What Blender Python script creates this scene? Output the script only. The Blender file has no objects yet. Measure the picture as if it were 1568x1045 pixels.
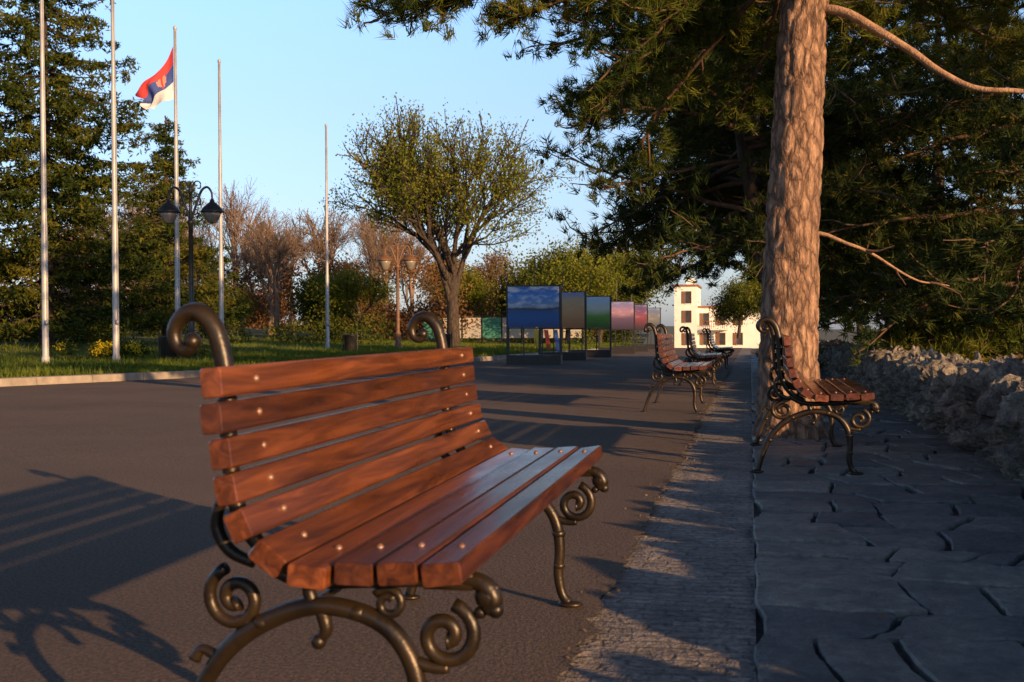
import bpy, math, random
import numpy as np
from mathutils import Vector, noise, Matrix, Euler
R=np.random.default_rng(7); random.seed(7)
scene=bpy.context.scene
# ------------------------------------------------------------ helpers
class MB:
    def __init__(s): s.v=[];s.f=[];s.m=[];s.n=0
    def add(s,V,F,mi=0):
        V=np.asarray(V,float); s.v.append(V); o=s.n
        s.f.extend([tuple(int(i)+o for i in f) for f in F]); s.m.extend([mi]*len(F)); s.n+=len(V)
    def tube(s,pts,rad,sides=8,mi=0,smooth=0,cap=False,flat=None):
        P=np.asarray(pts,float)
        if np.isscalar(rad): rad=[rad]*len(P)
        rad=np.asarray(rad,float)
        if smooth:
            n=len(P);Q=[];rr=[]
            for i in range(n-1):
                p0=P[max(i-1,0)];p1=P[i];p2=P[i+1];p3=P[min(i+2,n-1)]
                for k in range(smooth):
                    t=k/smooth
                    Q.append(.5*((2*p1)+(-p0+p2)*t+(2*p0-5*p1+4*p2-p3)*t*t+(-p0+3*p1-3*p2+p3)*t**3)); rr.append(rad[i]*(1-t)+rad[i+1]*t)
            Q.append(P[-1]);rr.append(rad[-1]);P=np.array(Q);rad=np.array(rr)
        n=len(P);T=np.gradient(P,axis=0);T/=np.linalg.norm(T,axis=1)[:,None]+1e-9
        ref=np.array([0,0,1.]) if abs(T[:,2]).mean()<.8 else np.array([0,1.,0])
        if flat is not None: ref=np.array(flat,float)
        A=np.cross(T,ref);A/=np.linalg.norm(A,axis=1)[:,None]+1e-9;B=np.cross(T,A)
        a=np.arange(sides)*2*math.pi/sides
        V=P[:,None,:]+rad[:,None,None]*(np.cos(a)[None,:,None]*A[:,None,:]+np.sin(a)[None,:,None]*B[:,None,:])
        F=[(i*sides+j,i*sides+(j+1)%sides,(i+1)*sides+(j+1)%sides,(i+1)*sides+j) for i in range(n-1) for j in range(sides)]
        if cap: F+= [tuple(range(sides))[::-1],tuple((n-1)*sides+j for j in range(sides))]
        s.add(V.reshape(-1,3),F,mi)
    def lathe(s,prof,c,sides=16,mi=0):
        c=np.array(c);a=np.arange(sides)*2*math.pi/sides;V=[]
        for r,z in prof:
            for t in a: V.append((c[0]+r*math.cos(t),c[1]+r*math.sin(t),c[2]+z))
        n=len(prof)
        F=[(i*sides+j,i*sides+(j+1)%sides,(i+1)*sides+(j+1)%sides,(i+1)*sides+j) for i in range(n-1) for j in range(sides)]
        F+= [tuple(range(sides))[::-1],tuple((n-1)*sides+j for j in range(sides))]
        s.add(V,F,mi)
    def ball(s,c,r,mi=0,sc=(1,1,1),n=10):
        V=[];m=n//2+1
        for i in range(m+1):
            ph=math.pi*i/m
            for j in range(n):
                t=2*math.pi*j/n
                V.append((c[0]+r*sc[0]*math.sin(ph+1e-4)*math.cos(t),c[1]+r*sc[1]*math.sin(ph+1e-4)*math.sin(t),c[2]+r*sc[2]*math.cos(ph)))
        F=[(i*n+j,(i+1)*n+j,(i+1)*n+(j+1)%n,i*n+(j+1)%n) for i in range(m) for j in range(n)]
        s.add(V,F,mi)
    def box(s,lo,hi,mi=0):
        x0,y0,z0=lo;x1,y1,z1=hi
        V=[(x0,y0,z0),(x1,y0,z0),(x1,y1,z0),(x0,y1,z0),(x0,y0,z1),(x1,y0,z1),(x1,y1,z1),(x0,y1,z1)]
        s.add(V,[(0,3,2,1),(4,5,6,7),(0,1,5,4),(1,2,6,5),(2,3,7,6),(3,0,4,7)],mi)
    def mesh(s,name,mats,smooth=False):
        me=bpy.data.meshes.new(name)
        V=np.concatenate(s.v) if s.v else np.zeros((0,3))
        me.from_pydata(V.tolist(),[],s.f)
        for m in mats: me.materials.append(m)
        me.polygons.foreach_set('material_index',np.array(s.m,dtype=np.int32))
        me.polygons.foreach_set('use_smooth',np.full(len(s.f),smooth))
        me.update(); return me
def obj(name,me,loc=(0,0,0),parent=None,rot=None,scale=None):
    o=bpy.data.objects.new(name,me);scene.collection.objects.link(o);o.location=loc
    if rot is not None:o.rotation_euler=rot
    if scale is not None:o.scale=scale
    if parent:o.parent=parent
    return o
def npmesh(name,V,k,mat):
    V=np.ascontiguousarray(V,dtype=np.float32).reshape(-1,3);n=len(V);nf=n//k
    me=bpy.data.meshes.new(name);me.vertices.add(n);me.vertices.foreach_set('co',V.ravel())
    me.loops.add(n);me.loops.foreach_set('vertex_index',np.arange(n,dtype=np.int32))
    me.polygons.add(nf);me.polygons.foreach_set('loop_start',np.arange(0,n,k,dtype=np.int32))
    try: me.polygons.foreach_set('loop_total',np.full(nf,k,dtype=np.int32))
    except Exception: pass
    me.materials.append(mat);me.update(calc_edges=True);return me
def unit(a): return a/(np.linalg.norm(a,axis=-1,keepdims=True)+1e-9)
def leaves(C,size,rng,flat=0.,asp=.6):
    N=len(C);d=unit(rng.normal(size=(N,3)));d[:,2]*=(1-flat);d=unit(d)
    e=unit(np.cross(d,unit(rng.normal(size=(N,3)))))
    s=(size*rng.uniform(.6,1.3,N))[:,None]
    return np.stack([C-d*s*.5,C+e*s*asp*.5,C+d*s*.5,C-e*s*asp*.5],1)
def needles(C,A,K,ln,w,rng,spread=.75):
    N=len(C)
    D=unit(A[:,None,:]*1.0+spread*unit(rng.normal(size=(N,K,3))))
    L=ln*rng.uniform(.75,1.15,(N,K,1))
    S=unit(np.cross(D,rng.normal(size=(N,K,3))))*w*.5
    P=C[:,None,:]+rng.normal(size=(N,K,3))*ln*.12
    return np.stack([P-S,P+S,P+D*L],2).reshape(-1,3)
# ------------------------------------------------------------ materials
def newmat(name):
    m=bpy.data.materials.new(name);m.use_nodes=True;nt=m.node_tree
    return m,nt,nt.nodes['Principled BSDF'],nt.nodes['Material Output']
def ramp(nt,stops):
    r=nt.nodes.new('ShaderNodeValToRGB');cr=r.color_ramp
    while len(cr.elements)<len(stops): cr.elements.new(.5)
    for e,(p,c) in zip(cr.elements,stops): e.position=p;e.color=(*c,1)
    return r
def tex(nt,kind,scale,vec,detail=4,rough=.55,**kw):
    n=nt.nodes.new(kind);n.inputs['Scale'].default_value=scale
    if 'Detail' in n.inputs:n.inputs['Detail'].default_value=detail
    if 'Roughness' in n.inputs:n.inputs['Roughness'].default_value=rough
    nt.links.new(vec,n.inputs['Vector']);return n
def coords(nt,sc=(1,1,1),rot=(0,0,0)):
    t=nt.nodes.new('ShaderNodeTexCoord');m=nt.nodes.new('ShaderNodeMapping');m.inputs['Scale'].default_value=sc;m.inputs['Rotation'].default_value=rot
    nt.links.new(t.outputs['Object'],m.inputs['Vector']);return m.outputs['Vector']
def bump(nt,b,h,strength,dist,prev=None):
    n=nt.nodes.new('ShaderNodeBump');n.inputs['Strength'].default_value=strength;n.inputs['Distance'].default_value=dist
    nt.links.new(h,n.inputs['Height'])
    if prev: nt.links.new(prev.outputs[0],n.inputs['Normal'])
    nt.links.new(n.outputs[0],b.inputs['Normal']);return n
def mix(nt,a,b,f,mode='MIX'):
    n=nt.nodes.new('ShaderNodeMix');n.data_type='RGBA';n.blend_type=mode
    for s,v in ((n.inputs[0],f),(n.inputs[6],a),(n.inputs[7],b)):
        if hasattr(v,'is_output'): nt.links.new(v,s)
        elif isinstance(v,tuple): s.default_value=(*v,1)
        else: s.default_value=v
    return n.outputs[2]
def simple(name,c1,c2,scale,rough=.8,bs=.3,bd=.02,metal=0,sc=(1,1,1),bscale=None,coat=0):
    m,nt,b,o=newmat(name);v=coords(nt,sc);n=tex(nt,'ShaderNodeTexNoise',scale,v,4)
    r=ramp(nt,[(.3,c1),(.7,c2)]);nt.links.new(n.outputs[0],r.inputs[0]);nt.links.new(r.outputs[0],b.inputs['Base Color'])
    b.inputs['Roughness'].default_value=rough;b.inputs['Metallic'].default_value=metal
    if coat:b.inputs['Coat Weight'].default_value=coat
    if bs:
        n2=tex(nt,'ShaderNodeTexNoise',bscale or scale*4,v,3);bump(nt,b,n2.outputs[0],bs,bd)
    return m
def foliage(name,stops,scale=.9,trans=.3,rough=.6):
    m=bpy.data.materials.new(name);m.use_nodes=True;nt=m.node_tree;o=nt.nodes['Material Output'];nt.nodes.remove(nt.nodes['Principled BSDF'])
    b=nt.nodes.new('ShaderNodeBsdfDiffuse')
    v=coords(nt);n=tex(nt,'ShaderNodeTexNoise',scale,v,2)
    g=nt.nodes.new('ShaderNodeNewGeometry');ma=nt.nodes.new('ShaderNodeMath');ma.operation='MULTIPLY_ADD'
    nt.links.new(g.outputs['Random Per Island'],ma.inputs[0]);ma.inputs[1].default_value=.35
    sb=nt.nodes.new('ShaderNodeMath');sb.operation='SUBTRACT';nt.links.new(n.outputs[0],sb.inputs[0]);sb.inputs[1].default_value=.17
    nt.links.new(sb.outputs[0],ma.inputs[2])
    r=ramp(nt,stops);nt.links.new(ma.outputs[0],r.inputs[0]);nt.links.new(r.outputs[0],b.inputs[0])
    t=nt.nodes.new('ShaderNodeBsdfTranslucent');nt.links.new(r.outputs[0],t.inputs[0])
    mx=nt.nodes.new('ShaderNodeMixShader');mx.inputs[0].default_value=trans
    nt.links.new(b.outputs[0],mx.inputs[1]);nt.links.new(t.outputs[0],mx.inputs[2]);nt.links.new(mx.outputs[0],o.inputs['Surface']);return m

def m_asphalt():
    m,nt,b,o=newmat('asphalt');v=coords(nt)
    n1=tex(nt,'ShaderNodeTexNoise',.5,v,4);n2=tex(nt,'ShaderNodeTexNoise',80,v,3,.7);vo=tex(nt,'ShaderNodeTexVoronoi',95,v)
    r1=ramp(nt,[(.3,(.078,.053,.040)),(.7,(.130,.090,.066))]);nt.links.new(n1.outputs[0],r1.inputs[0])
    r2=ramp(nt,[(.35,(.4,.4,.4)),(.7,(1.7,1.6,1.5))]);nt.links.new(n2.outputs[0],r2.inputs[0])
    nt.links.new(mix(nt,r1.outputs[0],r2.outputs[0],1.0,'MULTIPLY'),b.inputs['Base Color']);b.inputs['Roughness'].default_value=.88
    p=bump(nt,b,vo.outputs['Distance'],1.,.009);bump(nt,b,n1.outputs[0],.3,.03,p);return m
def m_strip():
    m,nt,b,o=newmat('sett_strip');v=coords(nt,(1,1,1))
    n0=tex(nt,'ShaderNodeTexNoise',4,v,3)
    vv=nt.nodes.new('ShaderNodeVectorMath');vv.operation='MULTIPLY_ADD';nt.links.new(n0.outputs[1],vv.inputs[0]);vv.inputs[1].default_value=(.14,.09,.05);nt.links.new(v,vv.inputs[2])
    br=nt.nodes.new('ShaderNodeTexBrick');nt.links.new(vv.outputs[0],br.inputs['Vector']);br.inputs['Scale'].default_value=1
    br.inputs['Brick Width'].default_value=.15;br.inputs['Row Height'].default_value=.055;br.inputs['Mortar Size'].default_value=.008;br.inputs['Mortar Smooth'].default_value=1
    br.inputs['Color1'].default_value=(.22,.195,.182,1);br.inputs['Color2'].default_value=(.18,.162,.152,1);br.inputs['Mortar'].default_value=(.13,.118,.108,1)
    n1=tex(nt,'ShaderNodeTexNoise',3.5,v,6,.7);r=ramp(nt,[(.3,(.5,.49,.5)),(.7,(1.45,1.38,1.3))]);nt.links.new(n1.outputs[0],r.inputs[0])
    n3=tex(nt,'ShaderNodeTexNoise',45,v,3,.7);r3=ramp(nt,[(.3,(.45,.45,.45)),(.7,(1.5,1.5,1.5))]);nt.links.new(n3.outputs[0],r3.inputs[0])
    c=mix(nt,br.outputs[0],r.outputs[0],1.,'MULTIPLY');c=mix(nt,c,r3.outputs[0],1.,'MULTIPLY')
    nt.links.new(c,b.inputs['Base Color']);b.inputs['Roughness'].default_value=.9
    inv=nt.nodes.new('ShaderNodeMath');inv.operation='SUBTRACT';inv.inputs[0].default_value=1;nt.links.new(br.outputs['Fac'],inv.inputs[1])
    p=bump(nt,b,inv.outputs[0],.6,.014);p=bump(nt,b,n1.outputs[0],.9,.06,p);bump(nt,b,n3.outputs[0],.9,.02,p);return m
def m_slate():
    m,nt,b,o=newmat('slate');v=coords(nt)
    g=nt.nodes.new('ShaderNodeNewGeometry')
    n1=tex(nt,'ShaderNodeTexNoise',4.5,v,6,.72);n2=tex(nt,'ShaderNodeTexNoise',26,v,4,.75)
    r=ramp(nt,[(.32,(.066,.074,.080)),(.5,(.118,.125,.125)),(.68,(.195,.186,.165))]);nt.links.new(n1.outputs[0],r.inputs[0])
    r2=ramp(nt,[(0,(.6,.63,.68)),(1,(1.4,1.3,1.17))]);nt.links.new(g.outputs['Random Per Island'],r2.inputs[0])
    r3=ramp(nt,[(.3,(.6,.6,.6)),(.7,(1.35,1.35,1.35))]);nt.links.new(n2.outputs[0],r3.inputs[0])
    c=mix(nt,r.outputs[0],r2.outputs[0],1.,'MULTIPLY');c=mix(nt,c,r3.outputs[0],1.,'MULTIPLY')
    nt.links.new(c,b.inputs['Base Color']);b.inputs['Roughness'].default_value=.55
    p=bump(nt,b,n1.outputs[0],.9,.035);bump(nt,b,n2.outputs[0],.6,.009,p);return m
def m_wood():
    m,nt,b,o=newmat('varnished_wood');v=coords(nt,(14,1.0,14))
    n=tex(nt,'ShaderNodeTexNoise',2.2,v,6,.6);n.inputs['Distortion'].default_value=1.2
    r=ramp(nt,[(.28,(.032,.010,.005)),(.5,(.118,.035,.011)),(.72,(.235,.072,.021))]);nt.links.new(n.outputs[0],r.inputs[0])
    g=nt.nodes.new('ShaderNodeNewGeometry');r2=ramp(nt,[(0,(.55,.52,.5)),(1,(1.2,1.15,1.1))]);nt.links.new(g.outputs['Random Per Island'],r2.inputs[0])
    nt.links.new(mix(nt,r.outputs[0],r2.outputs[0],1.,'MULTIPLY'),b.inputs['Base Color'])
    n2=tex(nt,'ShaderNodeTexNoise',1.5,coords(nt,(6,2,6)),3)
    rr=ramp(nt,[(.3,(.2,)*3),(.7,(.42,)*3)]);nt.links.new(n2.outputs[0],rr.inputs[0]);nt.links.new(rr.outputs[0],b.inputs['Roughness'])
    b.inputs['Coat Weight'].default_value=.35;b.inputs['Coat Roughness'].default_value=.18
    bump(nt,b,n.outputs[0],.35,.004);return m
def m_bark(name,cols,sx,sz,dist,bs=.8):
    m,nt,b,o=newmat(name);v=coords(nt,(sx,sx,sz))
    n0=tex(nt,'ShaderNodeTexNoise',1.2,v,3);vv=nt.nodes.new('ShaderNodeVectorMath');vv.operation='MULTIPLY_ADD';nt.links.new(n0.outputs[1],vv.inputs[0]);vv.inputs[1].default_value=(.8,.8,.8);nt.links.new(v,vv.inputs[2])
    vo=tex(nt,'ShaderNodeTexVoronoi',1,vv.outputs[0]);vo.feature='DISTANCE_TO_EDGE'
    n=tex(nt,'ShaderNodeTexNoise',3,v,6,.7)
    r=ramp(nt,[(0,cols[0]),(.11,cols[1]),(.34,cols[2])]);nt.links.new(vo.outputs['Distance'],r.inputs[0])
    r2=ramp(nt,[(.3,(.6,.58,.56)),(.7,(1.35,1.32,1.3))]);nt.links.new(n.outputs[0],r2.inputs[0])
    nt.links.new(mix(nt,r.outputs[0],r2.outputs[0],1.,'MULTIPLY'),b.inputs['Base Color']);b.inputs['Roughness'].default_value=.9
    r3=ramp(nt,[(0,(0,0,0)),(.25,(1,1,1))]);nt.links.new(vo.outputs['Distance'],r3.inputs[0])
    p=bump(nt,b,r3.outputs[0],bs,dist);bump(nt,b,n.outputs[0],bs*.8,dist,p);return m
def m_rock():
    m,nt,b,o=newmat('rubble_stone');v=coords(nt)
    n1=tex(nt,'ShaderNodeTexNoise',4,v,6,.7);n2=tex(nt,'ShaderNodeTexNoise',22,v,5,.75);vo=tex(nt,'ShaderNodeTexVoronoi',9,v)
    r=ramp(nt,[(.3,(.09,.08,.07)),(.5,(.26,.225,.18)),(.7,(.50,.43,.33))]);nt.links.new(n1.outputs[0],r.inputs[0])
    r2=ramp(nt,[(.3,(.4,.4,.4)),(.7,(1.4,1.4,1.4))]);nt.links.new(n2.outputs[0],r2.inputs[0])
    nt.links.new(mix(nt,r.outputs[0],r2.outputs[0],1.,'MULTIPLY'),b.inputs['Base Color']);b.inputs['Roughness'].default_value=.95
    p=bump(nt,b,n1.outputs[0],1.,.10);p=bump(nt,b,vo.outputs['Distance'],.8,.06,p);bump(nt,b,n2.outputs[0],1.,.035,p);return m
M_asph=m_asphalt();M_strip=m_strip();M_slate=m_slate();M_wood=m_wood();M_rock=m_rock()
M_mortar=simple('joint_dirt',(.02,.017,.014),(.10,.085,.065),9,.95,.6,.02)
M_grass=foliage('grass_blades',[(.2,(.045,.075,.012)),(.5,(.10,.14,.022)),(.8,(.18,.20,.045))],.9,.33)
M_lawn=simple('lawn_soil',(.04,.06,.014),(.09,.11,.028),3,.95,.6,.06)
M_ground=simple('ground_earth',(.04,.05,.018),(.09,.08,.04),1.5,.95,.4,.05)
M_kerb=simple('kerb_concrete',(.20,.175,.15),(.32,.28,.24),6,.9,.4,.01)
M_iron=simple('cast_iron_bronze',(.006,.005,.0045),(.042,.026,.010),8,.38,.4,.003,metal=.35,bscale=60)
M_bolt=simple('bolt_head',(.20,.11,.075),(.30,.17,.12),30,.45,0,0,metal=.5)
M_black=simple('black_metal',(.010,.010,.011),(.024,.022,.02),10,.45,.1,.002)
M_pole=simple('pole_paint',(.26,.27,.29),(.42,.42,.42),2,.45,.1,.002,metal=.1)
M_barkpine=m_bark('pine_bark',[(.07,.036,.022),(.30,.185,.118),(.54,.365,.245)],13,5,.028,.75)
M_barkdark=m_bark('dark_bark',[(.02,.015,.012),(.07,.05,.035),(.13,.095,.065)],9,3,.02)
M_branch=simple('pine_branch',(.05,.03,.018),(.13,.075,.042),14,.9,.5,.01)
M_limb=simple('pine_limb',(.18,.10,.055),(.40,.24,.14),14,.9,.9,.015)
M_twig=simple('bare_twig',(.12,.085,.06),(.24,.165,.115),2,.9,0,0)
M_pine=foliage('pine_needles',[(.15,(.022,.040,.011)),(.42,(.052,.076,.017)),(.62,(.105,.12,.022)),(.85,(.19,.17,.035))],.9,.33)
M_pined=foliage('pine_needles_dark',[(.15,(.016,.032,.014)),(.45,(.036,.054,.018)),(.7,(.07,.08,.02)),(.9,(.15,.09,.028))],.9,.22)
M_spruce=foliage('spruce_needles',[(.2,(.014,.030,.010)),(.5,(.038,.055,.012)),(.8,(.12,.11,.018))],.5,.15)
M_leaf=foliage('spring_leaves',[(.2,(.10,.13,.018)),(.5,(.16,.18,.025)),(.8,(.27,.25,.045))],.5,.45)
M_brown=foliage('dry_brown_crowns',[(.2,(.08,.042,.02)),(.5,(.15,.082,.04)),(.8,(.22,.125,.055))],.25,.25)
M_bush=foliage('shrub_leaves',[(.2,(.03,.05,.012)),(.5,(.07,.092,.018)),(.8,(.15,.15,.028))],.8,.28)
M_red=foliage('rusty_leaves',[(.2,(.10,.04,.018)),(.6,(.19,.08,.03)),(.9,(.24,.12,.045))],1.5,.3)
M_yel=foliage('forsythia_flowers',[(.2,(.5,.37,.02)),(.8,(.7,.56,.04))],2,.4)
M_white=simple('white_render',(.66,.65,.63),(.78,.76,.73),1,.85,.1,.01)
M_glass=simple('dark_window',(.03,.03,.035),(.06,.06,.07),2,.15,0,0)
M_shut=simple('brown_shutter',(.13,.06,.03),(.2,.1,.05),5,.6,0,0)
M_roof=simple('clay_roof',(.18,.07,.04),(.28,.12,.06),5,.8,.3,.02)
def flat(name,c,rough=.6):
    return simple(name,tuple(x*.88 for x in c),c,4,rough,.1,.003)
# ------------------------------------------------------------ terrain
def gz(x,y):
    z=0.
    if y>6: z-=.008*(min(y,60)-6)
    if y>60: z-=.03*(min(y,130)-60)
    return z
EP=[(-30,-20),(0,-17),(10,-13.2),(15.5,-11.25),(19.4,-9.9),(30,-7.6),(45,-6.6),(60,-5.6),(90,-8),(140,-12)]
def edge(y): return float(np.interp(y,[p[0] for p in EP],[p[1] for p in EP]))
def lz(x,y):
    e=edge(y);d=max(0,e-x)
    return gz(x,min(y,60))+.11+.03*min(d,6)/6+.035*max(0,min(d-7,35))+.05*noise.noise(Vector((x*.3,y*.3,0)))*min(1,d)
def sheet(name,xs,ys,zf,mat,smooth=True):
    mb=MB();V=[(x,y,zf(x,y)) for y in ys for x in xs];n=len(xs)
    mb.add(V,[(j*n+i,j*n+i+1,(j+1)*n+i+1,(j+1)*n+i) for j in range(len(ys)-1) for i in range(n-1)])
    return obj(name,mb.mesh(name,[mat],smooth))
def groundz(x,y):
    if x>2.0: return gz(x,y)-.1-.45*min(x-2,12)
    return gz(x,y)-.06
xs=[-900,-400,-150,-80,-50]+list(np.arange(-40,2.01,2))+[2.01,2.5,4,6,9,14,20,40,80,200,500,900]
ys=[-300,-100,-40]+list(np.arange(-30,6,6))+[6]+list(np.arange(10,140,10))+[200,400,900,1600]
sheet('ground',xs,ys,groundz,M_ground)
mb=MB();V=[];F=[]
ya=np.concatenate([np.arange(-8,12,.03),np.arange(12,140,1.)])
for y in ya:
    e=-.43+.03*noise.noise(Vector((0,y*2.5,0)))+.04*noise.noise(Vector((5,y*8,0)))+.02*noise.noise(Vector((5,y*25,0)))
    L=edge(y)-.2
    for t in (0,.25,.5,.75,.9,1): V.append((L+(e-L)*t,y,gz(0,y)))
F=[(j*6+i,j*6+i+1,(j+1)*6+i+1,(j+1)*6+i) for j in range(len(ya)-1) for i in range(5)]
mb.add(V,F);obj('asphalt_path',mb.mesh('asphalt_path',[M_asph],True))
yr=np.concatenate([[-8,0,6],np.arange(8,140,4.)])
sheet('cobbled_gutter',[-.6,-.3,.012],yr,lambda x,y:gz(x,y)-.012,M_strip)
sheet('paving_bed',[.012,.8,2.05],yr,lambda x,y:gz(x,y)-.024,M_mortar)
mb=MB();rng=random.Random(3)
def cut(xx,yy): return (xx+.07*noise.noise(Vector((xx*2.2,yy*2,3))),yy+.12*noise.noise(Vector((xx*2.0,yy*1.5,9)))+.03*noise.noise(Vector((xx*7,yy*7,4))))
y=-3.;rows=[]
while y<40: rows.append(y);y+=rng.uniform(.22,.46)
for k in range(len(rows)-1):
    y0,y1=rows[k],rows[k+1];x=0.0;xsr=[x]
    while x<1.55:
        x+=rng.uniform(.24,.56);xsr.append(min(x,1.64))
        if x>=1.64:break
    sk=[rng.uniform(-.13,.13) if 0<i<len(xsr)-1 else 0 for i in range(len(xsr))]
    for i in range(len(xsr)-1):
        a0,a1=xsr[i],xsr[i+1]
        if a1-a0<.10: continue
        g=rng.uniform(.009,.015);w0=.5*sk[i];w1=.5*sk[i+1]
        c=[(a0+g-w0,y0+g*.8),(a1-g-w1,y0+g*.8),(a1-g+w1,y1-g*.8),(a0+g+w0,y1-g*.8)]
        polys=[c]
        if a1-a0>.40 and rng.random()<.35:
            t0,t1=rng.uniform(.3,.7),rng.uniform(.3,.7)
            A=(c[0][0]+(c[1][0]-c[0][0])*t0,c[0][1]);B=(c[3][0]+(c[2][0]-c[3][0])*t1,c[3][1])
            polys=[[c[0],(A[0]-.010,A[1]),(B[0]-.010,B[1]),c[3]],[(A[0]+.010,A[1]),c[1],c[2],(B[0]+.010,B[1])]]
        for c in polys:
            ring=[];sd_=rng.random()*50
            for q in range(4):
                p,r_=c[q],c[(q+1)%4]
                for t in np.linspace(0,1,15)[:-1]:
                    X,Y=p[0]+(r_[0]-p[0])*t,p[1]+(r_[1]-p[1])*t
                    X2,Y2=cut(X,Y)
                    X2=max(X2,.010+.008*noise.noise(Vector((0,Y*7,2))))
                    X2+=.009*noise.noise(Vector((X*22,Y*22,sd_)));Y2+=.010*noise.noise(Vector((X*22,Y*22,sd_+7)))
                    ring.append((X2,Y2))
            ring=np.array(ring);ct=ring.mean(0)
            ring=ring*.84+.08*np.roll(ring,1,0)+.08*np.roll(ring,-1,0)
            h=rng.uniform(-.007,.009);tx,ty=rng.uniform(-.025,.025),rng.uniform(-.02,.02)
            def zz(p,o): return gz(0,p[1])+h+o+tx*(p[0]-ct[0])+ty*(p[1]-ct[1])
            n=len(ring)
            r0=[(p[0],p[1],zz(p,-.06)) for p in ring];r1=[(p[0],p[1],zz(p,-.006)) for p in ring]
            r2=[tuple((ct+(p-ct)*(1-.007/max(.1,np.linalg.norm(p-ct))))) for p in ring];r2=[(p[0],p[1],zz(p,.002*noise.noise(Vector((p[0]*30,p[1]*30,0))))) for p in r2]
            rr_=[r2]
            for s_ in (.75,.45,.2):
                q_=[tuple(ct+(np.array(p[:2])-ct)*s_) for p in r2];rr_.append([(p[0],p[1],zz(p,.001+.005*noise.noise(Vector((p[0]*9,p[1]*9,0))))) for p in q_])
            V=r0+r1+sum(rr_,[])+[(ct[0],ct[1],zz(ct,.002))]
            F=[(a*n+b,a*n+(b+1)%n,(a+1)*n+(b+1)%n,(a+1)*n+b) for a in range(5) for b in range(n)]+[(5*n+b,5*n+(b+1)%n,6*n) for b in range(n)]
            mb.add(V,F)
obj('flagstone_pavement',mb.mesh('flagstone_pavement',[M_slate],False))
N=520;yy=R.uniform(.8,16,N);xx=np.where(R.random(N)<.6,-.42+np.abs(R.normal(0,.05,N))*np.where(R.random(N)<.6,1,-1),R.uniform(-.4,1.4,N))
C=np.stack([xx,yy,np.array([gz(0,y)+(.003 if x<0 else .012) for x,y in zip(xx,yy)])],1)
me=npmesh('leaf_litter',leaves(C,.014,R,.7,.7),4,simple('litter',(.06,.04,.025),(.18,.12,.07),30,.9,0,0));obj('leaf_litter',me)
# lawn
ys=np.concatenate([np.arange(-20,60,1.),np.arange(60,141,8.)]);ts=[0,.15,.5,1,2,3,4.5,6,8,11,15,20,28,40,60,120]
mb=MB();V=[(edge(y)-t,y,lz(edge(y)-t,y)) for y in ys for t in ts];n=len(ts)
mb.add(V,[(j*n+i,(j+1)*n+i,(j+1)*n+i+1,j*n+i+1) for j in range(len(ys)-1) for i in range(n-1)])
obj('lawn',mb.mesh('lawn',[M_lawn],True))
mb=MB()
for j in range(-20,60):
    a=np.array([edge(j),j+.012]);b=np.array([edge(j+1),j+.988])
    za,zb=gz(0,j),gz(0,j+1);w=.13
    V=[(a[0],a[1],za-.05),(a[0]+w,a[1],za-.05),(b[0]+w,b[1],zb-.05),(b[0],b[1],zb-.05),(a[0],a[1],za+.13),(a[0]+w-.015,a[1],za+.12),(b[0]+w-.015,b[1],zb+.12),(b[0],b[1],zb+.13)]
    mb.add(V,[(0,3,2,1),(4,5,6,7),(0,1,5,4),(1,2,6,5),(2,3,7,6),(3,0,4,7)])
obj('kerb',mb.mesh('kerb',[M_kerb]))
N=110000;yy=R.uniform(13,62,N);dd=np.abs(R.exponential(6,N));P=np.array([(edge(y)-.03-d,y,lz(edge(y)-.03-d,y)) for y,d in zip(yy,dd)])
nz=np.array([.6+1.1*max(0,noise.noise(Vector((p[0]*.8,p[1]*.8,0)))+.3) for p in P])
D=unit(R.normal(0,.35,(N,3))+np.array([0,0,1]));S=unit(np.cross(D,R.normal(size=(N,3))))*.012
L=(R.uniform(.06,.18,N)*nz)[:,None]
obj('grass',npmesh('grass',np.stack([P-S,P+S,P+D*L],1),3,M_grass))
# ------------------------------------------------------------ stone wall
def wall(ya,yb,dy,mb):
    prof=[]
    for t in np.linspace(0,1,26): prof.append((0,t,(-1,0)))
    for t in np.linspace(0,1,22)[1:]: prof.append((1,t,(0,1)))
    for t in np.linspace(0,1,8)[1:]: prof.append((2,t,(1,0)))
    V=[];Ys=np.arange(ya,yb,dy)
    for y in Ys:
        g=gz(0,y);hh=.38+.09*noise.noise(Vector((1,y*.9,0)))+.10*noise.noise(Vector((2,y*3.1,0)))
        for k,t,nn in prof:
            if k==0:p=(1.5+.06*t,g-.05+(hh+.05)*t)
            elif k==1:p=(1.56+.44*t,g+hh+.03*math.sin(t*3.14))
            else:p=(2.0+.08*t,g+hh-(hh+1.6)*t)
            n_=Vector((nn[0],0,nn[1]))
            if k==0 and t>.8:n_=Vector((-1,0,(t-.8)*5)).normalized()
            if k==1 and t<.2:n_=Vector((-(1-t*5),0,1)).normalized()
            q=Vector((p[0]*5.,y*4.4,p[1]*6.5))
            q=q+Vector((noise.noise(q*1.2),noise.noise(q*1.2+Vector((9,0,0))),noise.noise(q*1.2+Vector((0,9,0)))))*.45
            ds,pp=noise.voronoi(q);e=min(1,(ds[1]-ds[0])*4.)
            d=.09*e**.6+.15*noise.noise(pp[0]*3.1)+.07*noise.fractal(Vector((p[0]*9,y*9,p[1]*9)),.6,2.,5)
            V.append((p[0]+n_.x*d,y+.03*noise.noise(q*2),p[1]+n_.z*d))
    n=len(prof)
    mb.add(V,[(j*n+i,j*n+i+1,(j+1)*n+i+1,(j+1)*n+i) for j in range(len(Ys)-1) for i in range(n-1)])
mb=MB();wall(-5,3,.06,mb);wall(3-.06,16,.022,mb);wall(16-.03,40,.07,mb)
obj('stone_wall',mb.mesh('stone_wall',[M_rock],False))
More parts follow.
